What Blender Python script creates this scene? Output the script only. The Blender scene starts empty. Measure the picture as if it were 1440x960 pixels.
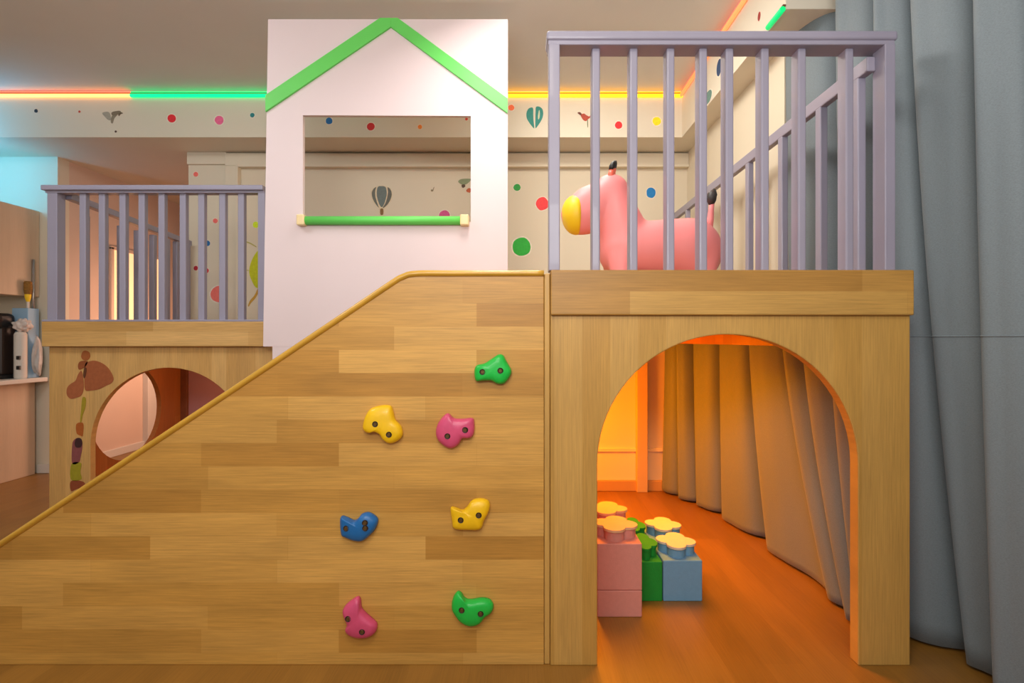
import bpy, bmesh, math, random
from mathutils import Vector, Matrix
random.seed(7)
S = bpy.context.scene
COL = S.collection
R = math.radians

# ---------------------------------------------------------------- camera
F, VX, VY, EYE = 740.0, 730.0, 476.0, 0.9935      # focal length in px (1440 wide), vanishing point, eye height
cam = bpy.data.cameras.new('camera'); cam.sensor_width = 36.0; cam.lens = F / 1440 * 36
cam.shift_x = -(VX - 720) / 1440; cam.shift_y = -(480 - VY) / 1440
cam.clip_start = 0.05
camo = bpy.data.objects.new('camera', cam); COL.objects.link(camo)
camo.location = (0, 0, EYE); camo.rotation_euler = (R(90), 0, 0)
S.camera = camo

def P(x, y, D):
    """a point of the room that lies D metres into it"""
    return ((x - VX) * D / F, D, EYE + (VY - y) * D / F)

# ---------------------------------------------------------------- colour management
S.view_settings.view_transform = 'Standard'; S.view_settings.look = 'None'
S.view_settings.exposure = 0.0; S.view_settings.gamma = 1.0
S.view_settings.use_curve_mapping = False

def lin(c):
    if isinstance(c, str):
        c = tuple(int(c[i:i + 2], 16) for i in (0, 2, 4))
    return tuple(((v / 255) / 12.92 if v / 255 <= 0.04045 else ((v / 255 + 0.055) / 1.055) ** 2.4) for v in c) + (1.0,)

# ---------------------------------------------------------------- world and lamps
W = bpy.data.worlds.new('world'); S.world = W; W.use_nodes = True
W.node_tree.nodes['Background'].inputs[0].default_value = (1.0, 0.95, 0.90, 1)
W.node_tree.nodes['Background'].inputs[1].default_value = 0.38

def area(name, loc, aim, size, power, color, size_y=None, spread=180):
    l = bpy.data.lights.new(name, 'AREA'); l.energy = power; l.color = color
    l.shape = 'RECTANGLE'; l.size = size; l.size_y = size_y or size; l.spread = R(spread)
    o = bpy.data.objects.new(name, l); COL.objects.link(o)
    o.location = loc
    d = Vector(aim) - Vector(loc)
    o.rotation_euler = d.to_track_quat('-Z', 'Y').to_euler()
    return o
area('ceiling_panel_light', (-0.05, 1.95, 2.63), (0.60, 2.10, 1.2), 0.5, 24, (1.0, 0.95, 0.90), 0.5)
area('ceiling_panel_light', (-0.25, 0.1, 2.63), (-0.3, 0.80, 0), 0.9, 27, (1.0, 0.90, 0.74), 0.6)
area('ceiling_panel_light', (0.30, 2.75, 2.64), (0.30, 3.00, 0), 0.5, 17, (1.0, 0.93, 0.80), 0.5)
area('ceiling_panel_light', (-2.0, 1.5, 2.63), (-2.05, 2.4, 0.6), 0.6, 24, (0.95, 0.97, 0.98), 0.6)
area('fill_uplight', (-0.2, -0.5, 1.75), (0.1, 1.7, 2.65), 1.6, 38, (1.0, 0.97, 0.94), 0.5)  # unseen lamp added behind the camera to brighten the ceiling
area('den_light', (0.16, 3.05, 0.62), (1.0, 2.75, 0.30), 0.25, 24, (1.0, 0.25, 0.004), 0.5)
area('den_light', (0.50, 2.40, 1.12), (0.55, 2.35, 0), 0.4, 18, (1.0, 0.34, 0.004), 1.2, 125)
area('den_light', (-1.75, 3.2, 0.96), (-2.0, 3.2, 0.3), 0.5, 4.0, (1.0, 0.46, 0.20), 0.5)
area('corridor_light', (-2.55, 4.6, 0.9), (-3.4, 4.5, 0.55), 0.3, 13, (1.0, 0.56, 0.38), 1.2)
area('cabinet_top_light', (-3.80, 3.35, 2.0), (-3.65, 3.9, 2.22), 0.15, 7.5, (0.05, 0.55, 1.0), 0.7)

# ---------------------------------------------------------------- materials
def nodes(name):
    m = bpy.data.materials.new(name); m.use_nodes = True
    nt = m.node_tree
    return m, nt, nt.nodes['Principled BSDF']

def plain(name, col, rough=0.5, var=0.06, scale=6.0, metal=0.0, bump=0.0, bscale=200.0, coat=0.0, sheen=0.0, spec=None):
    m, nt, b = nodes(name)
    N, L = nt.nodes, nt.links
    tc = N.new('ShaderNodeTexCoord')
    n = N.new('ShaderNodeTexNoise'); n.inputs['Scale'].default_value = scale; n.inputs['Detail'].default_value = 3
    L.new(tc.outputs['Object'], n.inputs['Vector'])
    r = N.new('ShaderNodeValToRGB')
    c = lin(col)
    r.color_ramp.elements[0].position = 0.3; r.color_ramp.elements[1].position = 0.7
    r.color_ramp.elements[0].color = tuple(v * (1 - var) for v in c[:3]) + (1,)
    r.color_ramp.elements[1].color = tuple(min(1, v * (1 + var)) for v in c[:3]) + (1,)
    L.new(n.outputs['Fac'], r.inputs['Fac']); L.new(r.outputs['Color'], b.inputs['Base Color'])
    b.inputs['Roughness'].default_value = rough; b.inputs['Metallic'].default_value = metal
    b.inputs['Coat Weight'].default_value = coat
    b.inputs['Sheen Weight'].default_value = sheen
    if spec is not None: b.inputs['Specular IOR Level'].default_value = spec
    if bump:
        n2 = N.new('ShaderNodeTexNoise'); n2.inputs['Scale'].default_value = bscale
        L.new(tc.outputs['Object'], n2.inputs['Vector'])
        bp = N.new('ShaderNodeBump'); bp.inputs['Strength'].default_value = bump; bp.inputs['Distance'].default_value = 0.002
        L.new(n2.outputs['Fac'], bp.inputs['Height']); L.new(bp.outputs['Normal'], b.inputs['Normal'])
    return m

def wood(name, dark, mid, light, along='x', across='z', length=0.55, width=0.075, rough=0.42, joint=0.0007, grain=0.30, seed=0.0, coat=0.1):
    """edge-glued boards: every stave has its own tone, with fine grain running along it"""
    m, nt, b = nodes(name)
    N, L = nt.nodes, nt.links
    tc = N.new('ShaderNodeTexCoord'); sp = N.new('ShaderNodeSeparateXYZ'); L.new(tc.outputs['Object'], sp.inputs[0])
    ax = {'x': 0, 'y': 1, 'z': 2}
    cb = N.new('ShaderNodeCombineXYZ')
    ad = N.new('ShaderNodeMath'); ad.operation = 'ADD'; ad.inputs[1].default_value = seed + 7.31
    ad2 = N.new('ShaderNodeMath'); ad2.operation = 'ADD'; ad2.inputs[1].default_value = seed * 1.7 + 5.017
    L.new(sp.outputs[ax[along]], ad.inputs[0]); L.new(sp.outputs[ax[across]], ad2.inputs[0])
    L.new(ad.outputs[0], cb.inputs[0]); L.new(ad2.outputs[0], cb.inputs[1])
    br = N.new('ShaderNodeTexBrick')
    br.inputs['Scale'].default_value = 1; br.inputs['Brick Width'].default_value = length; br.inputs['Row Height'].default_value = width
    br.inputs['Mortar Size'].default_value = joint; br.inputs['Mortar Smooth'].default_value = 0.3
    br.inputs['Color1'].default_value = (0, 0, 0, 1); br.inputs['Color2'].default_value = (1, 1, 1, 1); br.inputs['Mortar'].default_value = (0.2, 0.2, 0.2, 1)
    br.offset = 0.37; br.offset_frequency = 3; br.squash = 1.35; br.squash_frequency = 2
    L.new(cb.outputs[0], br.inputs['Vector'])
    rp = N.new('ShaderNodeValToRGB'); e = rp.color_ramp.elements
    e[0].color = lin(dark); e[0].position = 0.02; e[1].color = lin(light); e[1].position = 0.95
    e2 = e.new(0.40); e2.color = lin(mid)
    L.new(br.outputs['Color'], rp.inputs['Fac'])
    mp = N.new('ShaderNodeMapping'); mp.inputs['Scale'].default_value = (7.0, 230.0, 1.0); L.new(cb.outputs[0], mp.inputs['Vector'])
    g = N.new('ShaderNodeTexNoise'); g.inputs['Scale'].default_value = 1.0; g.inputs['Detail'].default_value = 5; g.inputs['Roughness'].default_value = 0.65
    L.new(mp.outputs[0], g.inputs['Vector'])
    mp2 = N.new('ShaderNodeMapping'); mp2.inputs['Scale'].default_value = (1.6, 9.0, 1.0); L.new(cb.outputs[0], mp2.inputs['Vector'])
    g2 = N.new('ShaderNodeTexNoise'); g2.inputs['Scale'].default_value = 1.4; g2.inputs['Detail'].default_value = 3; g2.inputs['Distortion'].default_value = 0.5
    L.new(mp2.outputs[0], g2.inputs['Vector'])
    mg = N.new('ShaderNodeMix'); mg.data_type = 'FLOAT'; mg.inputs[0].default_value = 0.40
    L.new(g.outputs['Fac'], mg.inputs[2]); L.new(g2.outputs['Fac'], mg.inputs[3])
    mr = N.new('ShaderNodeMapRange'); mr.inputs['From Min'].default_value = 0.32; mr.inputs['From Max'].default_value = 0.68
    mr.inputs['To Min'].default_value = 1 - grain; mr.inputs['To Max'].default_value = 1 + grain * 0.55
    L.new(mg.outputs[0], mr.inputs['Value'])
    vm = N.new('ShaderNodeVectorMath'); vm.operation = 'SCALE'
    L.new(rp.outputs['Color'], vm.inputs[0]); L.new(mr.outputs['Result'], vm.inputs['Scale'])
    L.new(vm.outputs[0], b.inputs['Base Color'])
    b.inputs['Roughness'].default_value = rough; b.inputs['Coat Weight'].default_value = coat; b.inputs['Coat Roughness'].default_value = 0.35
    bp = N.new('ShaderNodeBump'); bp.inputs['Strength'].default_value = 0.12; bp.inputs['Distance'].default_value = 0.001
    L.new(g.outputs['Fac'], bp.inputs['Height']); L.new(bp.outputs['Normal'], b.inputs['Normal'])
    return m

def glow(name, col, strength):
    m, nt, b = nodes(name)
    b.inputs['Base Color'].default_value = col + (1,); b.inputs['Emission Color'].default_value = col + (1,)
    b.inputs['Emission Strength'].default_value = strength
    return m

def fabric(name, col, z_seam=None):
    m, nt, b = nodes(name)
    N, L = nt.nodes, nt.links
    tc = N.new('ShaderNodeTexCoord')
    mp = N.new('ShaderNodeMapping'); mp.inputs['Scale'].default_value = (120, 120, 420); L.new(tc.outputs['Object'], mp.inputs['Vector'])
    n = N.new('ShaderNodeTexNoise'); n.inputs['Scale'].default_value = 2.0; n.inputs['Detail'].default_value = 2
    L.new(mp.outputs[0], n.inputs['Vector'])
    r = N.new('ShaderNodeValToRGB'); c = lin(col)
    r.color_ramp.elements[0].color = tuple(v * 0.86 for v in c[:3]) + (1,); r.color_ramp.elements[1].color = tuple(v * 1.12 for v in c[:3]) + (1,)
    r.color_ramp.elements[0].position = .3; r.color_ramp.elements[1].position = .7
    L.new(n.outputs['Fac'], r.inputs['Fac']); L.new(r.outputs['Color'], b.inputs['Base Color'])
    b.inputs['Roughness'].default_value = 0.62; b.inputs['Sheen Weight'].default_value = 0.25; b.inputs['Sheen Roughness'].default_value = 0.4
    bp = N.new('ShaderNodeBump'); bp.inputs['Strength'].default_value = 0.10; bp.inputs['Distance'].default_value = 0.001
    L.new(n.outputs['Fac'], bp.inputs['Height']); L.new(bp.outputs['Normal'], b.inputs['Normal'])
    return m

M = {}
M['ceiling'] = plain('ceiling_paint', 'dedfdd', 0.9, 0.02, 2)
M['wall'] = plain('wall_paint', 'e3d8c2', 0.85, 0.02, 2)
M['beam'] = plain('beam_paint', 'e0d8c6', 0.85, 0.02, 2)
M['corridor'] = plain('corridor_paint', 'dcc3b0', 0.85, 0.03, 2)
M['floor'] = wood('floor_planks', '8a5f22', '926526', '996b2a', 'y', 'x', 1.3, 0.12, 0.42, 0.0008, 0.22, coat=0.15)
M['ramp'] = wood('laminated_oak', 'b88539', 'ca9848', 'd7a657', 'x', 'z', 0.42, 0.071, 0.45, 0.0004, 0.30, 0.0)
M['band'] = wood('fascia_oak', 'a87a36', 'b88a44', 'c39850', 'x', 'z', 0.62, 0.070, 0.45, 0.0004, 0.30, 1.37)
M['panel'] = wood('upright_oak', 'bd9045', 'c2964b', 'c89d54', 'z', 'x', 2.9, 0.085, 0.45, 0.0003, 0.26, 2.11)
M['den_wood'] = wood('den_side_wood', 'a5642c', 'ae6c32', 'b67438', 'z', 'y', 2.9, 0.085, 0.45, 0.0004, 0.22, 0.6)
M['leftpanel'] = wood('pale_upright_oak', 'c79a58', 'cda160', 'd4a968', 'z', 'x', 2.9, 0.075, 0.45, 0.0003, 0.28, 3.4)
M['leftband'] = wood('lit_fascia_oak', 'bd9150', 'cda160', 'd8ae6e', 'x', 'z', 0.62, 0.070, 0.45, 0.0004, 0.30, 1.9)  # same oak as the right fascia, paled to stand in for stronger light
M['edge'] = plain('mustard_edging', 'c99934', 0.35, 0.08, 12, coat=0.3)
M['lilac'] = plain('lilac_paint', '9793a6', 0.42, 0.03, 5, coat=0.15)
M['pinkwhite'] = plain('pale_pink_paint', 'e4d3d5', 0.55, 0.015, 3)
M['green_board'] = plain('apple_green_paint', '66d45e', 0.5, 0.04, 5)
M['cream'] = plain('cream_plastic', 'f0d8a4', 0.4, 0.03, 20)
M['cabinet'] = wood('cabinet_veneer', 'cdb295', 'd2b89b', 'd7bea2', 'z', 'y', 2.4, 0.05, 0.5, 0.0002, 0.08, 0.3, coat=0)
M['white'] = plain('white_laminate', 'dcd6cc', 0.5, 0.02, 4)
M['curtain'] = fabric('curtain_cloth', '727e85')
M['pink_toy'] = plain('pink_vinyl', 'ff9494', 0.5, 0.02, 4, coat=0.05)
M['coral_toy'] = plain('coral_vinyl', 'ee6a52', 0.38, 0.03, 6, coat=0.2)
M['yellow_toy'] = plain('yellow_vinyl', 'ffd21e', 0.5, 0.04, 6, coat=0.05)
M['black'] = plain('black_plastic', '1b1b1d', 0.4, 0.1, 20)
M['darkgrey'] = plain('dark_grey_vinyl', '3a3634', 0.5, 0.3, 30)
M['block_pink'] = plain('pink_foam', 'd08c80', 0.75, 0.03, 60, bump=0.35, bscale=260)
M['block_green'] = plain('green_foam', '0e8c28', 0.75, 0.05, 60, bump=0.35, bscale=260)
M['block_blue'] = plain('blue_foam', '6c9cbe', 0.75, 0.03, 60, bump=0.35, bscale=260)
M['lit_stud_cream'] = plain('lit_foam_top', 'd8ccb6', 0.75, 0.03, 60, bump=0.3, bscale=260)  # light from above put into the colour of the blue block's stud tops
M['lit_stud_peach'] = plain('lit_peach_foam_top', 'e4b88e', 0.75, 0.03, 60, bump=0.3, bscale=260)  # warm light on the pink block's stud tops, painted in
M['hold_green'] = plain('green_resin', '12bb44', 0.42, 0.06, 30, bump=0.15, bscale=90, coat=0.1)
M['hold_yellow'] = plain('yellow_resin', 'f2c212', 0.42, 0.06, 30, bump=0.15, bscale=90, coat=0.1)
M['hold_pink'] = plain('magenta_resin', 'd24e78', 0.42, 0.06, 30, bump=0.15, bscale=90, coat=0.1)
M['hold_blue'] = plain('blue_resin', '1467ac', 0.42, 0.06, 30, bump=0.15, bscale=90, coat=0.1)
M['bolt'] = plain('dull_bolt', '6a5230', 0.45, 0.2, 80, metal=0.6)
M['socket'] = plain('dark_socket', '2a1c12', 0.6, 0.2, 80)
M['steel'] = plain('steel', 'b8b4b0', 0.3, 0.05, 20, metal=0.9)
M['track'] = plain('track_dark', '7c4a2e', 0.6, 0.1, 20)
M['mauve'] = plain('shaded_wall_mauve', 'b58a94', 0.7, 0.04, 5)

_dot = {}
def paint(col):
    if col not in _dot: _dot[col] = plain('print_' + col, col, 0.6, 0.10, 60)
    return _dot[col]

# ---------------------------------------------------------------- object helpers
def tag(o, label, cat, group=None, kind=None):
    if label: o['label'] = label
    if cat: o['category'] = cat
    if group: o['group'] = group
    if kind: o['kind'] = kind
    return o

def wloc(o):
    v = Vector((0, 0, 0))
    while o: v += o.location; o = o.parent
    return v

def thing(name, loc, label, cat, group=None):
    o = bpy.data.objects.new(name, None); o.empty_display_size = 0.05; COL.objects.link(o)
    o.location = loc
    return tag(o, label, cat, group)

def build(name, bm, mats, parent=None, smooth=False, at=None, recalc=True):
    if recalc: bmesh.ops.recalc_face_normals(bm, faces=bm.faces)
    if parent is not None:
        off = wloc(parent)
        if at is None:
            xs = [v.co for v in bm.verts]
            at = Vector((sum(v.x for v in xs) / len(xs), sum(v.y for v in xs) / len(xs), sum(v.z for v in xs) / len(xs)))
    else:
        off = Vector((0, 0, 0))
        if at is None:
            xs = [v.co for v in bm.verts]
            at = Vector(((min(v.x for v in xs) + max(v.x for v in xs)) / 2, (min(v.y for v in xs) + max(v.y for v in xs)) / 2, min(v.z for v in xs)))
    at = Vector(at)
    bmesh.ops.translate(bm, verts=bm.verts, vec=-at)
    if smooth:
        for f in bm.faces: f.smooth = True
    me = bpy.data.meshes.new(name); bm.to_mesh(me); bm.free()
    if not isinstance(mats, (list, tuple)): mats = [mats]
    for m in mats: me.materials.append(M[m] if isinstance(m, str) else m)
    o = bpy.data.objects.new(name, me); COL.objects.link(o)
    if parent is not None: o.parent = parent
    o.location = at - off
    return o

def new(): return bmesh.new()

def merge(bm, src, mat=0):
    """add a finished bmesh to bm"""
    me = bpy.data.meshes.new('tmp'); 
    for f in src.faces: f.material_index = mat
    src.to_mesh(me); src.free()
    bm.from_mesh(me); bpy.data.meshes.remove(me)
    return bm

def box(bm, x0, x1, y0, y1, z0, z1, bev=0.0, seg=2, mat=0):
    b = new()
    bmesh.ops.create_cube(b, size=1.0)
    for v in b.verts:
        v.co = Vector(((x0 + x1) / 2 + v.co.x * (x1 - x0), (y0 + y1) / 2 + v.co.y * (y1 - y0), (z0 + z1) / 2 + v.co.z * (z1 - z0)))
    if bev: bmesh.ops.bevel(b, geom=list(b.edges), offset=bev, segments=seg, profile=0.5, affect='EDGES')
    return merge(bm, b, mat)

def prism(bm, pts, y0, y1, bev=0.0, seg=2, mat=0):
    """polygon of (x, z) extruded from depth y0 to y1"""
    b = new()
    vs = [b.verts.new((p[0], y0, p[1])) for p in pts]
    f = b.faces.new(vs)
    r = bmesh.ops.extrude_face_region(b, geom=[f])
    for v in r['geom']:
        if isinstance(v, bmesh.types.BMVert): v.co.y = y1
    bmesh.ops.recalc_face_normals(b, faces=b.faces)
    if bev:
        es = [e for e in b.edges if e.is_manifold and e.calc_face_angle(0) > 0.6]
        bmesh.ops.bevel(b, geom=es, offset=bev, segments=seg, profile=0.5, affect='EDGES')
    return merge(bm, b, mat)

def ring_panel(bm, outer, inner, d0, d1, axis='y', mat=0):
    """a slab with a hole: outer and inner loops of equally many (a, b) points; axis = direction of thickness"""
    def mk(p, d):
        return (p[0], d, p[1]) if axis == 'y' else (d, p[0], p[1])
    n = len(outer); L = []
    for d in (d0, d1):
        L.append(([bm.verts.new(mk(p, d)) for p in outer], [bm.verts.new(mk(p, d)) for p in inner]))
    for i in range(n):
        j = (i + 1) % n
        for k in (0, 1):
            f = bm.faces.new((L[k][0][i], L[k][0][j], L[k][1][j], L[k][1][i])); f.material_index = mat
        for s in (0, 1):
            f = bm.faces.new((L[0][s][i], L[0][s][j], L[1][s][j], L[1][s][i])); f.material_index = mat
    return bm

def tube(bm, pts, r, n=12, mat=0, cap=True, taper=None):
    """round tube through points; r may be a list"""
    pts = [Vector(p) for p in pts]; rings = []
    rs = r if isinstance(r, (list, tuple)) else [r] * len(pts)
    up = Vector((0.13, 0.31, 0.94)).normalized()
    for i, p in enumerate(pts):
        t = (pts[min(i + 1, len(pts) - 1)] - pts[max(i - 1, 0)]).normalized()
        a = t.cross(up).normalized(); b = t.cross(a).normalized()
        rings.append([bm.verts.new(p + (a * math.cos(2 * math.pi * k / n) + b * math.sin(2 * math.pi * k / n)) * rs[i]) for k in range(n)])
    for i in range(len(rings) - 1):
        for k in range(n):
            f = bm.faces.new((rings[i][k], rings[i][(k + 1) % n], rings[i + 1][(k + 1) % n], rings[i + 1][k])); f.material_index = mat; f.smooth = True
    if cap:
        bm.faces.new(rings[0]).material_index = mat; bm.faces.new(rings[-1]).material_index = mat
    return bm

def lathe(bm, cx, cy, prof, n=24, mat=0):
    rings = [[bm.verts.new((cx + r * math.cos(2 * math.pi * k / n), cy + r * math.sin(2 * math.pi * k / n), z)) for k in range(n)] for r, z in prof]
    for i in range(len(rings) - 1):
        for k in range(n):
            f = bm.faces.new((rings[i][k], rings[i][(k + 1) % n], rings[i + 1][(k + 1) % n], rings[i + 1][k])); f.material_index = mat
    bm.faces.new(rings[0]).material_index = mat; bm.faces.new(rings[-1]).material_index = mat
    return bm

def catmull(pts, k=6, closed=False):
    n = len(pts); out = []
    rng = range(n) if closed else range(n - 1)
    for i in rng:
        p0 = pts[(i - 1) % n] if closed else pts[max(i - 1, 0)]
        p1 = pts[i]; p2 = pts[(i + 1) % n] if closed else pts[i + 1]
        p3 = pts[(i + 2) % n] if closed else pts[min(i + 2, n - 1)]
        for j in range(k):
            t = j / k
            out.append(tuple(0.5 * (2 * b + (c - a) * t + (2 * a - 5 * b + 4 * c - d) * t * t + (-a + 3 * b - 3 * c + d) * t ** 3) for a, b, c, d in zip(p0, p1, p2, p3)))
    if not closed: out.append(tuple(pts[-1]))
    return out

def structure(name, bm, mats, parent=None, label=None):
    o = build(name, bm, mats, parent)
    if parent is None: o['kind'] = 'structure'
    if label: o['label'] = label
    return o

# ================================================================ THE ROOM
CEIL, BEAM_D, BEAM_Z, BACK_D = 2.65, 3.52, 2.34, 3.82
WR = 1.22                                   # right wall
CORR_L, CORR_R, ALC_D = -3.42, -2.40, 3.90  # corridor at the left, kitchen corner beside it
b = new(); box(b, -4.25, 2.1, -1.2, 7.0, -0.08, 0.0); structure('floor', b, 'floor')
b = new(); box(b, -4.25, 2.1, -1.2, 7.0, CEIL, CEIL + 0.08); structure('ceiling', b, 'ceiling')
b = new(); box(b, CORR_R, WR + 0.10, BACK_D, BACK_D + 0.10, 0, BEAM_Z); structure('wall_back', b, 'wall')
b = new(); box(b, -4.15, WR, BEAM_D, 7.0, BEAM_Z, CEIL); structure('trim_1', b, 'beam')           # dropped beam across the back
b = new(); box(b, 1.09, WR + 0.10, 2.15, BEAM_D, BEAM_Z, CEIL); structure('trim_2', b, 'beam')    # its return along the right wall
b = new()
box(b, WR, WR + 0.10, 2.42, BACK_D, 1.10, CEIL); box(b, WR + 0.14, WR + 0.22, 2.42, BACK_D, 0, 1.10); box(b, WR + 0.001, WR + 0.14, BACK_D - 0.1, BACK_D - 0.001, 0, 1.10); box(b, WR + 0.10, 1.80, 2.42, 2.52, 0, CEIL); box(b, 1.80, 1.90, -1.2, 2.52, 0, CEIL)
structure('wall_right', b, 'wall')
b = new(); box(b, -4.25, -4.15, -1.2, ALC_D + 0.1, 0, CEIL); structure('wall_left', b, 'wall')
b = new(); box(b, -4.15, CORR_L, ALC_D, ALC_D + 0.10, 0, BEAM_Z); structure('wall_kitchen', b, 'wall')
b = new(); box(b, CORR_L - 0.10, CORR_L, ALC_D + 0.10, 7.0, 0, BEAM_Z); structure('wall_corridor_left', b, 'corridor')
b = new(); box(b, CORR_R, CORR_R + 0.10, BACK_D + 0.10, 7.0, 0, BEAM_Z); structure('wall_corridor_right', b, 'corridor')
b = new(); box(b, CORR_L, CORR_R, 6.9, 7.0, 0, BEAM_Z); structure('wall_corridor_end', b, 'corridor')
# frieze moulding and panel framing on the back wall
b = new()
zt = BEAM_Z - 0.013; zb = EYE + (VY - 235) * BACK_D / F
xl = (320 - VX) * BACK_D / F; xp = (337 - VX) * BACK_D / F
box(b, xl, WR, BACK_D - 0.035, BACK_D, zb, zt, 0.004)
box(b, xl, xp, BACK_D - 0.035, BACK_D, 1.0, zb, 0.004)
structure('trim_3', b, 'wall')
b = new(); box(b, xp, WR, BACK_D - 0.048, BACK_D - 0.001, zb - 0.012, zb + 0.006, 0.003); box(b, xp - 0.006, xp + 0.012, BACK_D - 0.048, BACK_D - 0.001, 1.0, zb, 0.003)
structure('trim_4', b, 'wall')
b = new(); box(b, CORR_R, xl, BACK_D - 0.02, BACK_D, EYE + (VY - 232) * BACK_D / F, BEAM_Z, 0.003); structure('trim_5', b, 'wall')
b = new(); box(b, CORR_L - 0.14, CORR_L, ALC_D - 0.018, ALC_D, 0, 0.065, 0.004); structure('baseboard_kitchen', b, 'white')
b = new(); box(b, CORR_L, CORR_L + 0.015, ALC_D + 0.10, 6.9, 0, 0.065, 0.004); structure('baseboard_corridor', b, 'white')
# lit frosted panes in the corridor's left wall
wn = bpy.data.objects.new('window_1', None); COL.objects.link(wn); wn.location = (CORR_L, 4.7, 0.92); wn['kind'] = 'structure'
b = new()
for y0, y1 in ((4.39, 4.42), (4.69, 4.72), (4.86, 4.88), (4.99, 5.02)): box(b, CORR_L, CORR_L + 0.02, y0, y1, 0.92, 1.76, 0.003)
for y0, y1 in ((4.39, 4.72), (4.86, 5.02)): box(b, CORR_L, CORR_L + 0.02, y0, y1, 1.74, 1.77, 0.003); box(b, CORR_L, CORR_L + 0.02, y0, y1, 0.90, 0.93, 0.003)
build('window_frame', b, 'corridor', wn)
for y0, y1 in ((4.42, 4.69), (4.88, 4.99)):
    b = new(); box(b, CORR_L + 0.001, CORR_L + 0.010, y0, y1, 0.93, 1.74); build('lit_pane', b, glow('lit_pane_glow', (1.0, 0.60, 0.30), 0.95), wn)
b = new(); box(b, CORR_L, CORR_L + 0.05, 4.78, 4.90, 0, 0.88, 0.004); structure('trim_8', b, 'white')

# ================================================================ RIGHT PLATFORM (arch, deck, den below)
FD = 1.60
def fx(x, D=FD): return (x - VX) * D / F
def fz(y, D=FD): return EYE + (VY - y) * D / F
DECK = fz(380); HD0 = 2.59
pf = thing('play_platform', (0.6, FD, 0), 'natural oak play platform at right with a round arch opening into an orange-lit den', 'play platform')
L0, R0 = fx(774), fx(1280)
def arch_outline(x0, x1, z1, cx, r, spring, n=40):
    pts = [(x0, 0.0), (x0, z1), (x1, z1), (x1, 0.0), (cx + r, 0.0)]
    for i in range(n + 1):
        a = math.pi * i / n
        pts.append((cx + r * math.cos(a), spring + r * math.sin(a)))
    pts.append((cx - r, 0.0))
    return pts
AX0, AX1, AT = fx(840), fx(1207), fz(470)
ar = (AX1 - AX0) / 2
b = new(); prism(b, arch_outline(L0, R0, fz(441), (AX0 + AX1) / 2, ar, AT - ar), FD, FD + 0.042, 0.003)
build('arch_panel', b, 'panel', pf)
b = new(); box(b, L0, R0 + 0.003, FD - 0.014, FD + 0.03, fz(443.5), DECK, 0.005, 3); build('fascia_board', b, 'band', pf)
b = new(); box(b, L0, 1.13, FD + 0.03, 3.80, DECK - 0.06, DECK - 0.002, 0.003); build('deck', b, 'band', pf)
b = new(); box(b, fx(765.5), fx(773.5), FD + 0.006, FD + 0.05, 0, fz(384), 0.003); build('corner_strip', b, 'panel', pf)
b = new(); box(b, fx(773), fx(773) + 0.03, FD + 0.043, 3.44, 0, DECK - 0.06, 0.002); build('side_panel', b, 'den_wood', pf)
M['denwall'] = plain('den_wall_paint', 'efe0bd', 0.7, 0.02, 2)
b = new(); box(b, fx(773), 1.17, 3.45, 3.48, 0, DECK - 0.06, 0.002); build('back_panel', b, 'denwall', pf)
b = new()
box(b, fx(773) + .03, 1.17, 3.425, 3.45, 0, fz(675, 3.44), 0.004); build('skirting', b, plain('skirting_paint', 'c79c5e', 0.6, 0.03, 4), pf)
b = new(); box(b, fx(773) + .03, 1.17, 3.436, 3.451, fz(635, 3.44), fz(630, 3.44), 0.003); build('dado_rail', b, 'denwall', pf)
b = new(); box(b, fx(896, 3.40), fx(911, 3.40), 3.40, 3.445, 0, DECK - 0.06, 0.003); build('upright', b, plain('shaded_den_wall', 'd6b684', 0.6, 0.03, 4), pf)  # shadow tone painted in as a darker den wall colour
b = new(); prism(b, [(0.90, 0.965), (0.90, 1.14), (0.93, 1.14), (0.93, 0.965)], 1.75, 3.44, 0.003)
for v in b.verts:                                     # the pelmet stands off the curtain and follows its run
    v.co.x += 0.13 * max(0, min(1, (3.44 - v.co.y) / 0.8)) + 0.0
build('pelmet', b, 'den_wood', pf)

b = new(); box(b, fx(575), fx(765), FD + 0.052, HD0, 1.13, DECK - 0.012, 0.002); build('landing', b, 'band', pf)

# climbing wall
cw = thing('climbing_wall', (-0.8, FD, 0), 'long sloping oak climbing wall with a mustard edging strip along its top', 'climbing wall')
top = [(-90, 824.5), (572, 385.5), (765, 384.5)]
pts = [(fx(-90), 0)] + [(fx(x), fz(y)) for x, y in top] + [(fx(765), 0)]
b = new(); prism(b, pts, FD + 0.004, FD + 0.05, 0.002); build('board', b, 'ramp', cw)
e = catmull([(fx(-95), fz(827.5)), (fx(230), fz(612.5)), (fx(450), fz(465.5)), (fx(545), fz(401.5)), (fx(566), fz(389)), (fx(585), fz(384.5)), (fx(640), fz(384.2)), (fx(765), fz(384))], 8)
b = new()
rings = []
for i, (x, z) in enumerate(e):
    a = Vector(e[max(i - 1, 0)]); c = Vector(e[min(i + 1, len(e) - 1)]); t = (c - a).normalized(); nrm = Vector((-t.y, t.x))
    sec = []
    for k in range(14):
        q = 2 * math.pi * k / 14
        sec.append(b.verts.new((x + nrm.x * 0.0115 * math.sin(q), FD + 0.027 + 0.033 * math.copysign(abs(math.cos(q)) ** 0.6, math.cos(q)), z + nrm.y * 0.0115 * math.sin(q))))
    rings.append(sec)
for i in range(len(rings) - 1):
    for k in range(14): b.faces.new((rings[i][k], rings[i][(k + 1) % 14], rings[i + 1][(k + 1) % 14], rings[i + 1][k]))
b.faces.new(rings[0]); b.faces.new(rings[-1])
build('edging_strip', b, 'edge', cw, smooth=True)

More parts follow.
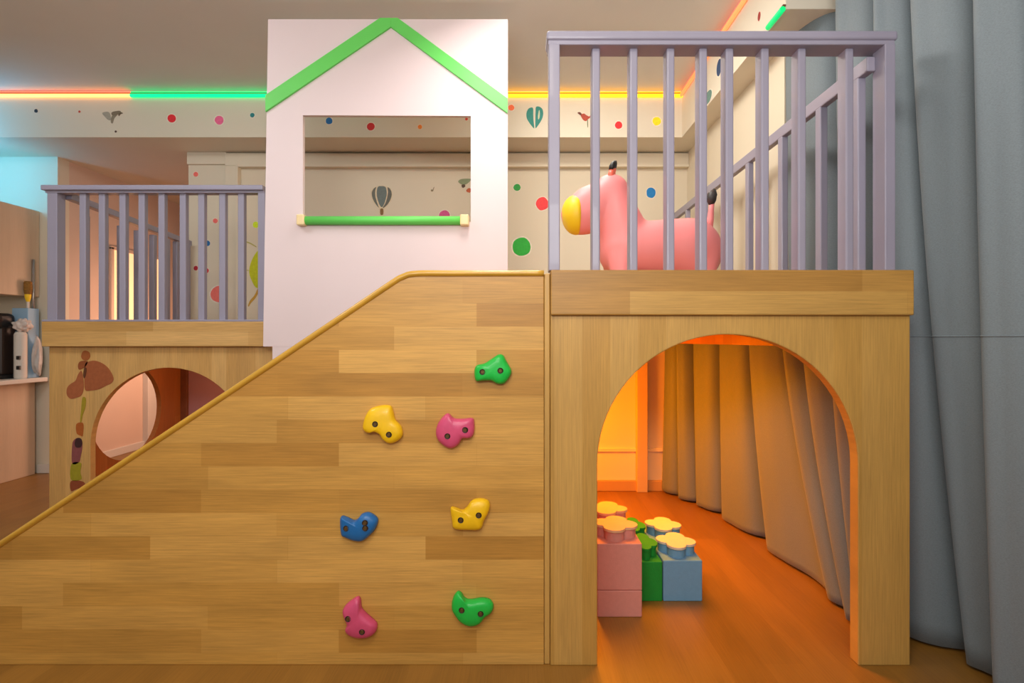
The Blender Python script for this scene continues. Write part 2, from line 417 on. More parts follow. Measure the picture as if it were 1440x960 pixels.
# climbing holds, outlines read at 2.23 px per px around (460, 480)
HOLDS = [
 ('hold_green', 'green climbing hold highest on the wall, near the arch panel', [(463,95),(470,75),(495,68),(520,52),(538,41),(552,44),(562,62),(577,90),(572,110),(555,130),(535,132),(515,122),(490,122),(468,122)], [(489,94),(544,90)]),
 ('hold_yellow', 'yellow climbing hold left of the upper magenta hold', [(115,270),(122,235),(140,210),(175,200),(200,202),(208,220),(215,245),(232,265),(237,290),(225,308),(200,318),(180,308),(168,290),(150,282),(130,285)], [(158,255),(200,287)]),
 ('hold_pink', 'magenta climbing hold just below the highest green hold', [(343,280),(350,255),(368,232),(382,226),(398,240),(425,242),(455,240),(461,255),(460,285),(450,300),(425,303),(412,322),(390,333),(368,325),(348,305)], [(381,292),(435,273)]),
 ('hold_yellow', 'yellow climbing hold right of the blue hold', [(389,520),(405,520),(425,527),(440,515),(455,497),(480,491),(503,497),(510,512),(505,535),(492,560),(480,585),(440,587),(400,583),(393,560)], [(422,551),(477,536)]),
 ('hold_blue', 'the only blue climbing hold on the oak wall', [(45,550),(62,550),(85,560),(100,552),(110,540),(130,535),(150,545),(160,560),(152,585),(135,605),(112,622),(85,620),(60,610),(47,600)], [(68,577),(126,560),(127,576)]),
 ('hold_pink', 'magenta climbing hold lowest on the wall, below the blue hold', [(52,845),(60,825),(80,808),(98,799),(106,810),(109,834),(124,852),(142,868),(157,885),(152,908),(130,922),(100,924),(72,915),(60,900),(65,880)], [(74,856),(117,896)]),
 ('hold_green', 'green climbing hold low on the wall, right of the lowest magenta hold', [(392,830),(397,800),(410,783),(422,788),(432,803),(450,808),(485,803),(510,808),(521,825),(515,845),(495,860),(478,880),(450,887),(420,875),(400,850)], [(425,829),(483,840)]),
]
PROF = [(1.0, 0.0), (1.02, 0.006), (1.0, 0.014), (0.93, 0.022), (0.78, 0.0275), (0.5, 0.030), (0.22, 0.031)]
for mat, lab, pol, bolts in HOLDS:
    w = [(fx(460 + u / 2.23), fz(480 + v / 2.23)) for u, v in pol]
    cx = sum(p[0] for p in w) / len(w); cz = sum(p[1] for p in w) / len(w)
    t = thing('climbing_hold', (cx, FD + 0.004, cz), lab, 'climbing hold', 'climbing holds on the oak wall')
    w = catmull(w, 5, True)
    b = new(); rings = []
    for s, h in PROF:
        rings.append([b.verts.new((cx + (x - cx) * s, FD + 0.004 - h, cz + (z - cz) * s)) for x, z in w])
    n = len(w)
    for i in range(len(rings) - 1):
        for k in range(n): b.faces.new((rings[i][k], rings[i][(k + 1) % n], rings[i + 1][(k + 1) % n], rings[i + 1][k]))
    b.faces.new(rings[-1]); b.faces.new(rings[0])
    def height(x, z):
        ang = math.atan2(z - cz, x - cx); best = min(w, key=lambda p: abs(math.remainder(math.atan2(p[1] - cz, p[0] - cx) - ang, 2 * math.pi)))
        s = math.hypot(x - cx, z - cz) / max(1e-6, math.hypot(best[0] - cx, best[1] - cz))
        for (s0, h0), (s1, h1) in zip(PROF[1:], PROF[2:]):
            if s1 <= s <= s0: return h1 + (h0 - h1) * (s - s1) / (s0 - s1)
        return 0.031
    bw = [(fx(460 + u / 2.23), fz(480 + v / 2.23)) for u, v in bolts]
    for v in b.verts:                                  # the surface dips round each bolt
        for x, z in bw:
            d = math.hypot(v.co.x - x, v.co.z - z)
    build('grip', b, mat, t, smooth=True)
    for x, z in bw:
        h = height(x, z); y = FD + 0.004 - h
        b = new()
        for r0, r1, y0, y1, mi in ((0.0105, 0.0085, y + 0.004, y - 0.0015, 0), (0.0085, 0.0062, y - 0.0015, y - 0.0005, 0), (0.0062, 0.0050, y - 0.0005, y - 0.0022, 1), (0.0050, 0.0, y - 0.0022, y - 0.0015, 1)):
            k = 14
            A = [b.verts.new((x + r0 * math.cos(2 * math.pi * j / k), y0, z + r0 * math.sin(2 * math.pi * j / k))) for j in range(k)]
            if r1 > 0:
                B = [b.verts.new((x + r1 * math.cos(2 * math.pi * j / k), y1, z + r1 * math.sin(2 * math.pi * j / k))) for j in range(k)]
                for j in range(k): b.faces.new((A[j], A[(j + 1) % k], B[(j + 1) % k], B[j])).material_index = mi
            else:
                b.faces.new(A).material_index = mi
        build('bolt', b, ['socket', 'bolt'], t, recalc=False)

# railing along the front of the right platform
rl = thing('railing', (fx(1016), 1.64, DECK), 'lilac wooden railing along the front of the right platform', 'railing')
b = new(); box(b, fx(769), fx(1264), FD, FD + 0.085, fz(55), fz(42), 0.008, 3); box(b, fx(771), fx(1261), FD + 0.006, FD + 0.078, fz(61), fz(54), 0.003)
build('top_rail', b, 'lilac', rl)
b = new(); box(b, fx(772), fx(787.5), FD + 0.004, FD + 0.06, DECK, fz(60), 0.003); build('post', b, 'lilac', rl)
b = new(); box(b, fx(1246), fx(1261), FD + 0.004, FD + 0.062, DECK, fz(60), 0.003); build('post', b, 'lilac', rl)
BD = 1.628
src = None
for xr in (844, 897, 949, 995, 1032, 1082, 1134, 1201):
    x1 = fx(xr, BD); x0 = x1 - 0.025
    if src is None:
        b = new(); box(b, x0, x1, BD, BD + 0.046, DECK, fz(60), 0.005, 3); src = build('baluster', b, 'lilac', rl); sx = x0
    else:
        o = src.copy(); COL.objects.link(o); o.parent = rl; o.location.x += x0 - sx

# railing along the right side, running back to the wall
sr = thing('railing', (1.11, 2.7, DECK), 'lilac side railing running back along the curtain behind the front bars', 'railing')
b = new(); box(b, 1.088, 1.115, 1.645, 3.76, 1.830, 1.876, 0.004); build('top_rail', b, 'lilac', sr)
b = new(); box(b, 1.088, 1.115, 3.72, 3.76, DECK, 1.832, 0.004); build('post', b, 'lilac', sr)
b = new(); box(b, 1.088, 1.115, 1.69, 1.725, DECK, 1.832, 0.004); src = build('baluster', b, 'lilac', sr)
for y in (1.90, 2.18, 2.50, 2.80, 3.10, 3.42):
    o = src.copy(); COL.objects.link(o); o.parent = sr; o.location.y += y - 1.69

# ================================================================ PLAYHOUSE FACADE
HD = 2.60
def hx(x): return fx(x, HD)
def hz(y): return fz(y, HD)
ph = thing('playhouse_facade', (hx(545), HD, 0), 'pale pink playhouse front with a green gable outline and a window opening', 'playhouse')
b = new()
outer = [(hx(377), hz(27)), (hx(714), hz(27)), (hx(714), hz(487)), (hx(370), hz(487))]
inner = [(hx(426), hz(162)), (hx(662), hz(163)), (hx(662), hz(312)), (hx(426), hz(312))]
ring_panel(b, outer, inner, HD, HD + 0.022)
build('front_panel', b, 'pinkwhite', ph)
b = new(); box(b, hx(383), hx(712), HD + 0.001, HD + 0.021, 0, hz(487)); build('lower_panel', b, 'pinkwhite', ph)
for pts in ([(535, 27), (550, 27), (550, 39.5), (374.6, 158), (374.6, 135)], [(550, 27), (560, 27), (714, 139.6), (713.5, 160), (550, 39.5)]):
    b = new(); prism(b, [(hx(x), hz(y)) for x, y in pts], HD - 0.012, HD + 0.001, 0.001); build('gable_board', b, 'green_board', ph)
b = new()
tube(b, [(hx(426), HD - 0.014, hz(311)), (hx(656), HD - 0.014, hz(311))], 0.0215, 20)
sill = build('sill_bar', b, 'green_board', ph)
for xa, xb in ((421, 432), (648, 660)):
    b = new(); box(b, hx(xa), hx(xb), HD - 0.040, HD + 0.026, hz(318.5), hz(303.5), 0.006, 3); build('end_cap', b, 'cream', ph)

# ================================================================ LEFT PLATFORM
LD = 2.70
def lx(x): return fx(x, LD)
def lz(y): return fz(y, LD)
LDECK = lz(452)
lp = thing('play_platform', (lx(220), LD, 0), 'lower oak play platform at left with a giraffe on its front', 'play platform')
ccx, ccz, cr = lx(237), lz(627), 110 * LD / F
b = new(); prism(b, arch_outline(lx(69), lx(384), lz(487), ccx, cr, ccz), LD, LD + 0.035, 0.002); build('arch_panel', b, 'leftpanel', lp)
b = new(); box(b, lx(65.5), lx(378), LD - 0.03, LD + 0.03, lz(487), LDECK, 0.004); build('fascia_board', b, 'leftband', lp)
b = new(); box(b, lx(69), lx(470), LD + 0.03, 3.76, LDECK - 0.06, LDECK - 0.002); build('deck', b, 'den_wood', lp)
# side panel with its round window
SX = lx(69)
cy, cz, rr = 3.215, 0.545, 0.287
n = 48; outer = []; inner = []
y0, y1, z0, z1 = LD + 0.035, 3.70, 0.0, LDECK - 0.06
for i in range(n):
    a = 2 * math.pi * i / n; c, s = math.cos(a), math.sin(a)
    k = min(((y1 - cy) / c) if c > 1e-6 else ((y0 - cy) / c) if c < -1e-6 else 9, ((z1 - cz) / s) if s > 1e-6 else ((z0 - cz) / s) if s < -1e-6 else 9)
    outer.append((cy + k * c, cz + k * s)); inner.append((cy + rr * c, cz + rr * s))
b = new(); ring_panel(b, outer, inner, SX, SX + 0.03, axis='x'); build('side_panel', b, 'den_wood', lp)
b = new(); box(b, SX + 0.0, SX + 0.075, 3.70, 3.755, 0, LDECK - 0.06, 0.004); build('corner_post', b, 'track', lp)
b = new(); box(b, SX + 0.075, lx(470), 3.72, 3.75, 0, LDECK - 0.06); build('back_panel', b, 'mauve', lp)  # added sheet; its mauve stands in for the shaded back wall

ll = thing('railing', (lx(218), LD, LDECK), 'short lilac railing on the front of the left platform', 'railing')
b = new(); box(b, lx(64), lx(373), LD - 0.03, LD + 0.05, lz(269), lz(262), 0.004); box(b, lx(67), lx(373), LD - 0.015, LD + 0.035, lz(272), lz(268.5), 0.001)
build('top_rail', b, 'lilac', ll)
b = new(); box(b, lx(66), lx(374), LD - 0.03, LD + 0.03, LDECK - 0.001, lz(449.5), 0.002); build('bottom_rail', b, 'lilac', ll)
for xa, xb in ((69, 83), (364, 374)):
    b = new(); box(b, lx(xa), lx(xb), LD - 0.012, LD + 0.04, LDECK, lz(270), 0.003); build('post', b, 'lilac', ll)
src = None
for xa in (111, 138, 167, 194, 222, 252, 278, 307.5, 334):
    x0 = lx(xa)
    if src is None:
        b = new(); box(b, x0, x0 + 0.033, LD, LD + 0.03, LDECK + 0.005, lz(270), 0.005, 3); src = build('baluster', b, 'lilac', ll); sx = x0
    else:
        o = src.copy(); COL.objects.link(o); o.parent = ll; o.location.x += x0 - sx
ls = thing('railing', (SX + 0.05, 3.2, LDECK), 'lilac side railing receding behind the bars of the left platform', 'railing')
b = new(); box(b, SX + 0.035, SX + 0.075, LD + 0.05, 3.76, 1.655, 1.690, 0.003)
for v in b.verts: v.co.z += 0.065 * (3.76 - v.co.y)
build('top_rail', b, 'lilac', ls)
b = new(); box(b, SX + 0.035, SX + 0.075, 3.70, 3.745, LDECK - 0.002, 1.66, 0.003); build('post', b, 'lilac', ls)
b = new(); box(b, SX + 0.04, SX + 0.072, 2.84, 2.872, LDECK - 0.002, 1.66, 0.003); src = build('baluster', b, 'lilac', ls)
for y in (2.97, 3.10, 3.235, 3.37, 3.50, 3.60):
    o = src.copy(); COL.objects.link(o); o.parent = ls; o.location.y += y - 2.84

# giraffe print stuck on the left platform
gt = thing('giraffe_sticker', (lx(115), LD, lz(690)), 'brown giraffe sticker beside the arch of the left platform', 'sticker')
def flat(name, pts, col, parent, D=LD, k=5, th=0.0015, off=0.0, smoothed=True):
    w = [(fx(x, D), fz(y, D)) for x, y in pts]
    if smoothed: w = catmull(w, k, True)
    b = new(); prism(b, w, D - th - off - 0.0003, D - off - 0.0003)
    return build(name, b, paint(col), parent)
def gz(pts): return [(80 + u / 4.361, 480 + v / 4.361) for u, v in pts]
flat('horn', gz([(150,88),(160,62),(180,56),(200,68),(205,92),(192,112),(170,115),(155,105)]), '9a5526', gt)
flat('horn', gz([(130,150),(140,125),(165,118),(190,122),(180,150),(160,165),(138,172)]), '8d4a22', gt)
flat('head', gz([(175,140),(200,122),(240,118),(290,140),(325,175),(348,225),(335,255),(305,270),(260,292),(215,300),(175,296),(170,220)]), '9c5630', gt)
flat('ear', gz([(150,180),(162,220),(165,290),(150,330),(120,345),(85,350),(62,325),(64,285),(85,260),(115,240),(130,205)]), 'a05a34', gt)
flat('mane', gz([(172,160),(184,165),(180,205),(170,225),(164,200)]), '5a3018', gt, off=0.0016)
flat('neck', gz([(158,345),(178,350),(176,400),(160,450),(150,495),(144,490),(150,420)]), '9c8a1e', gt)
flat('patch', gz([(122,505),(162,502),(160,575),(148,578),(122,560)]), 'a8581c', gt)
flat('body', gz([(95,640),(105,605),(130,590),(152,600),(158,640),(148,700),(135,742),(95,745)]), '84484a', gt)
flat('nose', gz([(112,620),(122,595),(145,592),(158,615),(150,645),(130,650),(116,642)]), '3a1e22', gt, off=0.0016)
flat('leg', gz([(92,750),(148,745),(145,800),(150,845),(88,845)]), '98901e', gt)
flat('hoof', gz([(88,855),(160,858),(170,885),(120,905),(88,915)]), '8a4426', gt)

# ================================================================ BACK-WALL STICKERS
def dot(x, y, rx, ry, col, label, D, group, halo=0.22):
    """round printed sticker with its pale paper rim"""
    cx, cz = fx(x, D), fz(y, D); a = rx * D / F; c = ry * D / F
    rnd = random.Random(int(x * 7 + y)); wob = [1 + rnd.uniform(-.05, .05) for _ in range(10)]
    def loop(s): return catmull([(cx + a * s * wob[i] * math.cos(2 * math.pi * i / 10), cz + c * s * wob[i] * math.sin(2 * math.pi * i / 10)) for i in range(10)], 4, True)
    b = new(); prism(b, loop(1 + halo), D - 0.0012, D + 0.0004, mat=1); prism(b, loop(1.0), D - 0.002, D - 0.0010, mat=0)
    col = ''.join('%02x' % min(255, int(int(col[i:i + 2], 16) * 1.18)) for i in (0, 2, 4))
    o = build('round_sticker', b, [paint(col), paint('efe6d6')])
    tag(o, label, 'sticker', group)
    return o
G1, G2, G3 = 'dot stickers on the ceiling beam', 'dot stickers on the back wall', 'dot stickers on the right beam'
BD_, WD = BEAM_D, BACK_D
for x, y, r, col, lab in (
    (51, 156, 2.6, '22303c', 'tiny black dot sticker at the far left end of the beam'),
    (112, 157, 1.6, 'a03a2a', 'tiny red dot sticker between the black dot and the bird sticker'),
    (163, 185, 1.6, '4a3428', 'tiny brown speck sticker just below the grey bird sticker'),
    (241.5, 166.5, 5.8, 'c8222e', 'red dot sticker left of the pink dot on the beam, under the green light strip'),
    (308.5, 169, 6.2, 'cf5a84', 'pink dot sticker on the beam under the green light strip'),
    (355, 162, 3.2, '1f7076', 'small teal dot sticker on the beam beside the playhouse edge'),
    (463, 170, 4.8, '155f9c', 'blue dot sticker on the beam seen through the playhouse window'),
    (521.5, 178, 5.4, 'b32024', 'red dot sticker on the beam seen through the playhouse window'),
    (590.5, 178.5, 3.0, 'dd7c34', 'small orange dot sticker on the beam seen through the playhouse window'),
    (656, 167.5, 2.0, 'b8382a', 'tiny red dot sticker at the top right corner of the playhouse window'),
    (719, 151.5, 4.2, 'e0663e', 'small coral dot sticker at the right edge of the playhouse, by the teal balloon sticker'),
    (870, 176, 5.2, 'd8262c', 'red dot sticker on the beam above the toy horse head'),
    (923.5, 170.5, 6.0, 'ecc81e', 'yellow dot sticker on the beam, the only yellow round one')):
    dot(x, y, r, r, col, lab, BD_, G1)
for x, y, rx, ry, col, lab in (
    (275.5, 245, 3.4, 3.4, 'd8665c', 'small coral dot sticker above the left railing'),
    (303, 310.5, 3.4, 3.4, 'e0645e', 'coral dot sticker on the wall above the blue one, behind the left railing'),
    (292, 342, 3.6, 3.8, '1a5f96', 'small blue dot sticker behind the left railing'),
    (318, 334, 3.4, 3.6, 'de6f72', 'small pink dot sticker level with the blue dot behind the left railing'),
    (275.5, 377, 3.0, 3.4, 'a01e30', 'dark red dot sticker, left of a pair behind the left railing'),
    (290, 380.5, 3.6, 3.8, 'b8222c', 'red dot sticker, right of a pair behind the left railing'),
    (310, 413.5, 13.5, 12.0, 'ee6a60', 'large coral dot sticker behind the left railing'),
    (360, 316, 4.4, 4.4, 'b8d020', 'lime dot sticker above the lime balloon behind the left railing'),
    (625, 303, 7.4, 7.4, 'b8487c', 'magenta dot sticker half hidden by the green sill bar'),
    (727, 263.5, 5.0, 5.0, '1f8a34', 'small green dot sticker above the large green one'),
    (762.5, 286.5, 9.0, 9.2, 'dc3236', 'red dot sticker half behind the left post of the right railing'),
    (733.5, 347, 12.8, 12.8, '1f9c30', 'large green dot sticker beside the playhouse, right of it'),
    (915.5, 271, 6.6, 7.4, '156fae', 'blue dot sticker above the back of the toy horse')):
    dot(x, y, rx, ry, col, lab, WD, G2, 0.14)

def on_right_beam(name, D, y, w, h, col, label):
    X = 1.09; z = EYE + (VY - y) * D / F
    b = new()
    for s, dx, mi in ((1.12, 0.0012, 1), (1.0, 0.002, 0)):
        q = catmull([(D + w * s * math.cos(2 * math.pi * i / 10), z + h * s * math.sin(2 * math.pi * i / 10)) for i in range(10)], 3, True)
        A = [b.verts.new((X - dx, p[0], p[1])) for p in q]; B = [b.verts.new((X + 0.0005, p[0], p[1])) for p in q]
        b.faces.new(A).material_index = mi
        for i in range(len(q)): b.faces.new((A[i], A[(i + 1) % len(q)], B[(i + 1) % len(q)], B[i])).material_index = mi
    tag(build(name, b, [paint(col), paint('efe6d6')]), label, 'sticker', G3)
def d_at(x): return 1.09 * F / (x - VX)
on_right_beam('round_sticker', d_at(1011.5), 95, 0.035, 0.045, '234a78', 'dark blue oval sticker on the right beam below its light strip')
on_right_beam('round_sticker', d_at(996), 137, 0.06, 0.035, '5f8a86', 'grey teal sticker on the right beam peeking past a bar')
on_right_beam('round_sticker', d_at(1068), 23, 0.014, 0.02, 'a0302a', 'tiny red sticker on the right beam above the railing')

def sticker(name, label, pieces, D, base):
    t = thing(name, P(*base, D), label, 'sticker')
    for nm, pts, col, off in pieces: flat(nm, pts, col, t, D, 4, 0.0015, off)
    return t
def zz(pts, x0, y0, s): return [(x0 + u / s, y0 + v / s) for u, v in pts]
q = lambda pts: zz(pts, 500, 250, 8)
sticker('balloon_sticker', 'grey striped hot air balloon sticker seen through the playhouse window', [
    ('paper_rim', q([(295,85),(240,95),(190,125),(172,180),(190,250),(230,310),(265,352),(268,420),(320,420),(322,352),(360,310),(400,250),(416,185),(400,125),(350,95)]), 'e2d2b2', 0.0),
    ('gore', q([(232,105),(200,130),(184,175),(195,235),(225,290),(262,335),(240,270),(222,200),(222,145)]), '6b6f66', 0.0015),
    ('gore', q([(295,94),(260,98),(244,125),(240,190),(252,250),(275,310),(298,330),(320,300),(340,240),(352,180),(345,120),(328,98)]), '6e7b78', 0.0015),
    ('gore', q([(362,108),(395,135),(408,185),(395,240),(360,300),(318,338),(310,330),(335,290),(355,230),(366,165)]), '6b6a60', 0.0015),
    ('basket', q([(280,352),(312,352),(310,412),(282,412)]), '8a6434', 0.0015)], WD, (537, 303))
q = lambda pts: zz(pts, 700, 120, 6.855)
sticker('balloon_sticker', 'teal balloon sticker in two halves beside the right railing post', [
    ('gore', q([(338,218),(300,222),(278,260),(278,310),(300,355),(345,412),(352,405),(345,340),(342,280)]), '2c8a80', 0.0),
    ('gore', q([(368,210),(400,206),(430,230),(438,275),(428,320),(400,370),(368,412),(362,400),(362,330),(364,260)]), '2c8a80', 0.0),
    ('highlight', q([(398,240),(405,260),(402,310),(390,330),(388,290)]), 'cfd8b8', 0.0015)], BD_, (752, 181))
sticker('bird_sticker', 'small red bird sticker on the beam beside a railing bar', [
    ('body', q([(800,285),(830,272),(850,285),(880,300),(893,288),(890,310),(868,328),(850,345),(825,335),(808,310)]), 'b04430', 0.0),
    ('beak', q([(768,265),(790,258),(808,275),(800,290)]), '6a3424', 0.0),
    ('leg', q([(862,335),(868,335),(870,400),(864,400)]), '5a6a3a', 0.0)], BD_, (822, 178))
q = lambda pts: zz(pts, 130, 140, 5.333)
sticker('bird_sticker', 'grey flying bird sticker on the beam above the corridor', [
    ('wing', q([(75,100),(125,95),(140,150),(118,152),(95,130)]), 'a9a496', 0.0),
    ('body', q([(140,150),(150,120),(185,115),(165,140),(152,178),(140,172)]), '8f8672', 0.0),
    ('wing', q([(150,95),(205,85),(212,98),(185,115),(150,118)]), '7f7460', 0.0016),
    ('head', q([(205,92),(230,102),(212,110),(200,125),(195,108)]), '6a5c48', 0.0)], BD_, (157, 174))
q = lambda pts: zz(pts, 500, 250, 8)
sticker('bird_sticker', 'green and orange bird sticker at the right edge of the playhouse window', [
    ('wing', q([(1155,45),(1180,18),(1240,10),(1300,15),(1280,45),(1240,75),(1195,75)]), '8f9c78', 0.0),
    ('body', q([(1195,80),(1225,75),(1235,95),(1215,112),(1198,105)]), '5c4636', 0.0016),
    ('tail', q([(1245,140),(1275,115),(1300,130),(1290,165),(1258,160)]), 'c8643c', 0.0)], WD, (657, 271))
sticker('note_sticker', 'tiny grey speck sticker right of the grey balloon sticker', [
    ('speck', q([(848,138),(862,130),(876,142),(866,154),(852,152)]), '8a7a5c', 0.0), ('stem', q([(870,135),(880,104),(886,106),(876,140)]), '94866a', 0.0)], WD, (608, 269))
sticker('balloon_sticker', 'lime green balloon sticker with a string behind the left railing', [
    ('envelope', [(366, 350), (356, 362), (350.5, 380), (354, 394), (362, 405), (376, 394), (381, 375), (376, 356)], 'c6cc14', 0.0),
    ('string', [(363, 405), (366, 405), (360, 418), (353, 426), (350, 431), (349, 429), (352, 422), (358, 415)], 'c89a3a', 0.0),
    ('string', [(345, 339), (352, 341), (360, 346), (360, 347.5), (351, 342.5), (345, 340.5)], 'b8b060', 0.0),
    ('string', [(312, 377), (330, 378), (348, 379), (348, 381), (330, 380), (312, 379)], 'c8c080', 0.0)], WD, (362, 431))

# ================================================================ LED STRIPS along the beam
def strip(label, p0, p1, col_lo, col_hi, s_lo=2.4, s_hi=1.4, hi=True):
    p0, p1 = Vector(p0), Vector(p1)
    t = thing('led_light_strip', (p0 + p1) / 2, label, 'light strip', 'coloured light strips under the ceiling')
    up = Vector((0, 0, 1)); d = (p1 - p0).normalized(); out = d.cross(up)
    if out.y > 0.01 or (abs(out.y) <= 0.01 and out.x > 0): out = -out
    def prof(a0, a1, z0, z1):
        b = new()
        for p in (p0, p1):
            for a, z in ((a0, z0), (a1, z0), (a1, z1), (a0, z1)): b.verts.new(p + out * a + up * z)
        b.verts.ensure_lookup_table(); v = b.verts
        for i in range(4): b.faces.new((v[i], v[(i + 1) % 4], v[4 + (i + 1) % 4], v[4 + i]))
        b.faces.new(v[:4]); b.faces.new(v[4:])
        return b
    build('channel', prof(-0.001, 0.012, 0.012, 0.019), 'track', t)
    b = new(); tube(b, [p0 + out * 0.012, p1 + out * 0.012], 0.0115, 12); build('diffuser', b, glow('strip_glow', col_lo, s_lo), t)
    if hi:
        b = new(); tube(b, [p0 + out * 0.008 + up * 0.0235, p1 + out * 0.008 + up * 0.0235], 0.005, 8); build('upper_glow_line', b, glow('strip_glow', col_hi, s_hi), t)  # added glowing line stands in for the strip's reflection above it
ZS = EYE + (VY - 135.5) * BEAM_D / F
bx = lambda x: fx(x, BEAM_D)
AMB, RED, GRN = (1.0, 0.47, 0.01), (1.0, 0.16, 0.08), (0.0, 0.62, 0.16)
strip('orange light strip at the left end of the beam with a red upper line', (bx(-20), BEAM_D, ZS), (bx(185), BEAM_D, ZS), (1.0, 0.45, 0.12), RED)
strip('green light strip along the beam left of the playhouse', (bx(185.5), BEAM_D, ZS), (bx(545), BEAM_D, ZS), GRN, GRN)
strip('amber light strip along the beam right of the playhouse', (bx(546), BEAM_D, ZS), (1.09, BEAM_D, ZS), AMB, AMB)
strip('orange-red light strip climbing the right beam towards the curtain', (1.09, BEAM_D - 0.012, ZS), (1.09, 2.15, ZS), (1.0, 0.30, 0.10), (1.0, 0.20, 0.12), 1.0, 0.8)
strip('short green light strip low on the right beam by the curtain', (1.09, 2.28, BEAM_Z + 0.0), (1.09, 2.15, BEAM_Z + 0.0), GRN, GRN, 0.9, 0.9, False)

# ================================================================ TOY HORSE
TD, TS = 2.10, 2.10 / F
th = thing('bouncy_horse', (fx(925, TD), TD, DECK), 'pink inflatable bouncy animal with a yellow muzzle on the right platform', 'bouncy toy')
def ell(bm, x, y, rx, rz, ry, dy=0.0, rot=0.0, seg=28):
    s = new(); bmesh.ops.create_uvsphere(s, u_segments=seg, v_segments=16, radius=1)
    c, sn = math.cos(rot), math.sin(rot)
    for v in s.verts:
        a, bb, d = v.co.x * rx * TS, v.co.y * ry, v.co.z * rz * TS
        v.co = Vector((fx(x, TD) + a * c - d * sn, TD + dy + bb, fz(y, TD) + a * sn + d * c))
    merge(bm, s)
def caps(bm, p0, p1, r0, r1, ry0, ry1, n=9, dy0=0.0, dy1=0.0):
    for i in range(n):
        t = i / (n - 1)
        ell(bm, p0[0] + (p1[0] - p0[0]) * t, p0[1] + (p1[1] - p0[1]) * t, r0 + (r1 - r0) * t, r0 + (r1 - r0) * t, ry0 + (ry1 - ry0) * t, dy0 + (dy1 - dy0) * t)
b = new()
caps(b, (880, 352), (966, 352), 39, 45, 0.115, 0.125, 11)
ell(b, 968, 354, 46, 47, 0.125)
caps(b, (882, 352), (865, 288), 41, 25, 0.11, 0.080, 9)
caps(b, (865, 288), (859, 271), 25, 26, 0.080, 0.072, 5)
caps(b, (857, 277), (833, 294), 28, 33, 0.072, 0.074, 7)
caps(b, (833, 294), (817, 302), 34, 28.5, 0.074, 0.068, 6)
for xx in (872, 982):
    for s in (-1, 1): caps(b, (xx, 365), (xx - 2, 390), 22, 15, 0.055, 0.042, 6, 0.055 * s, 0.075 * s)
for v in b.verts: v.co.z = max(v.co.z, DECK + 0.001)
o = build('body', b, 'pink_toy', th, smooth=True)
md = o.modifiers.new('remesh', 'REMESH'); md.mode = 'VOXEL'; md.voxel_size = 0.007; md.use_smooth_shade = True
md = o.modifiers.new('smooth', 'SMOOTH'); md.factor = 0.5; md.iterations = 22
b = new(); ell(b, 809.5, 302.5, 20, 27.5, 0.075, rot=R(4))
for v in b.verts: v.co.x = min(v.co.x, fx(814, TD))
o = build('muzzle', b, 'yellow_toy', th, smooth=True)
for s, dx in ((-1, 0), (1, 2)):
    dy = 0.032 * s
    b = new(); tube(b, [P(857 + dx, 272, TD + dy), P(857.5 + dx, 255, TD + dy), P(859 + dx, 246, TD + dy * 1.05), P(861 + dx, 237, TD + dy * 1.1)], [0.017, 0.0145, 0.012, 0.011], 14)
    ear = build('ear', b, 'coral_toy', th)
    b = new(); tube(b, [P(860 + dx, 239, TD + dy * 1.1), P(861 + dx, 234, TD + dy * 1.12), P(863 + dx, 229, TD + dy * 1.14), P(864.5 + dx, 226, TD + dy * 1.15)], [0.0115, 0.0125, 0.009, 0.003], 14); build('ear_tip', b, 'black', ear)
b = new(); tube(b, [P(996, 322, TD), P(999, 308, TD), P(1000, 296, TD), P(1001, 286, TD)], [0.017, 0.013, 0.011, 0.010], 14); tl = build('tail', b, 'pink_toy', th)
b = new(); tube(b, [P(1000.5, 288, TD), P(1000, 281, TD), P(1002, 273, TD), P(1005, 266, TD)], [0.010, 0.020, 0.019, 0.006], 14); build('tail_tuft', b, 'darkgrey', tl)

# ================================================================ FOAM BLOCKS in the den
def clover(cx, cy, rx, ry, n=64):
    return [(cx + rx * math.cos(a) * (0.66 + 0.36 * abs(math.cos(2 * a + 0.5)) ** 0.75), cy + ry * math.sin(a) * (0.66 + 0.36 * abs(math.cos(2 * a + 0.5)) ** 0.75)) for a in [2 * math.pi * i / n for i in range(n)]]
def block(label, x0, x1, y0, y1, z0, z1, mat, cap, studs=2):
    t = thing('foam_block', ((x0 + x1) / 2, (y0 + y1) / 2, z0), label, 'toy block')
    b = new(); box(b, x0, x1, y0, y1, z0, z1, 0.004, 3); build('body', b, mat, t)
    for i in range(studs):
        cy = y0 + (y1 - y0) * (i + 0.5) / studs; cx = (x0 + x1) / 2
        rx, ry = (x1 - x0) * 0.50, (y1 - y0) / studs * 0.44
        b = new()
        lo = [b.verts.new((p[0], p[1], z1 - 0.001)) for p in clover(cx, cy, rx * .92, ry * .92)]; hi = [b.verts.new((p[0], p[1], z1 + 0.034)) for p in clover(cx, cy, rx * .92, ry * .92)]
        for k in range(len(lo)): b.faces.new((lo[k], lo[(k + 1) % len(lo)], hi[(k + 1) % len(lo)], hi[k]))
        b.faces.new(hi)
        st = build('stud', b, mat, t)
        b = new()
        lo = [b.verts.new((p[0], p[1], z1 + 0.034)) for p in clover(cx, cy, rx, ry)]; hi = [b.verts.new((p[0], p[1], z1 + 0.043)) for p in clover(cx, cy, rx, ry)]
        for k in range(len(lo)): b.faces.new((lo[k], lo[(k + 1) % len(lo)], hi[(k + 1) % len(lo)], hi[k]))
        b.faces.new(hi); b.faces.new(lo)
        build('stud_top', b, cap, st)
    return t
pk0, pk1 = fx(903, 1.877) - 0.16, fx(903, 1.877)
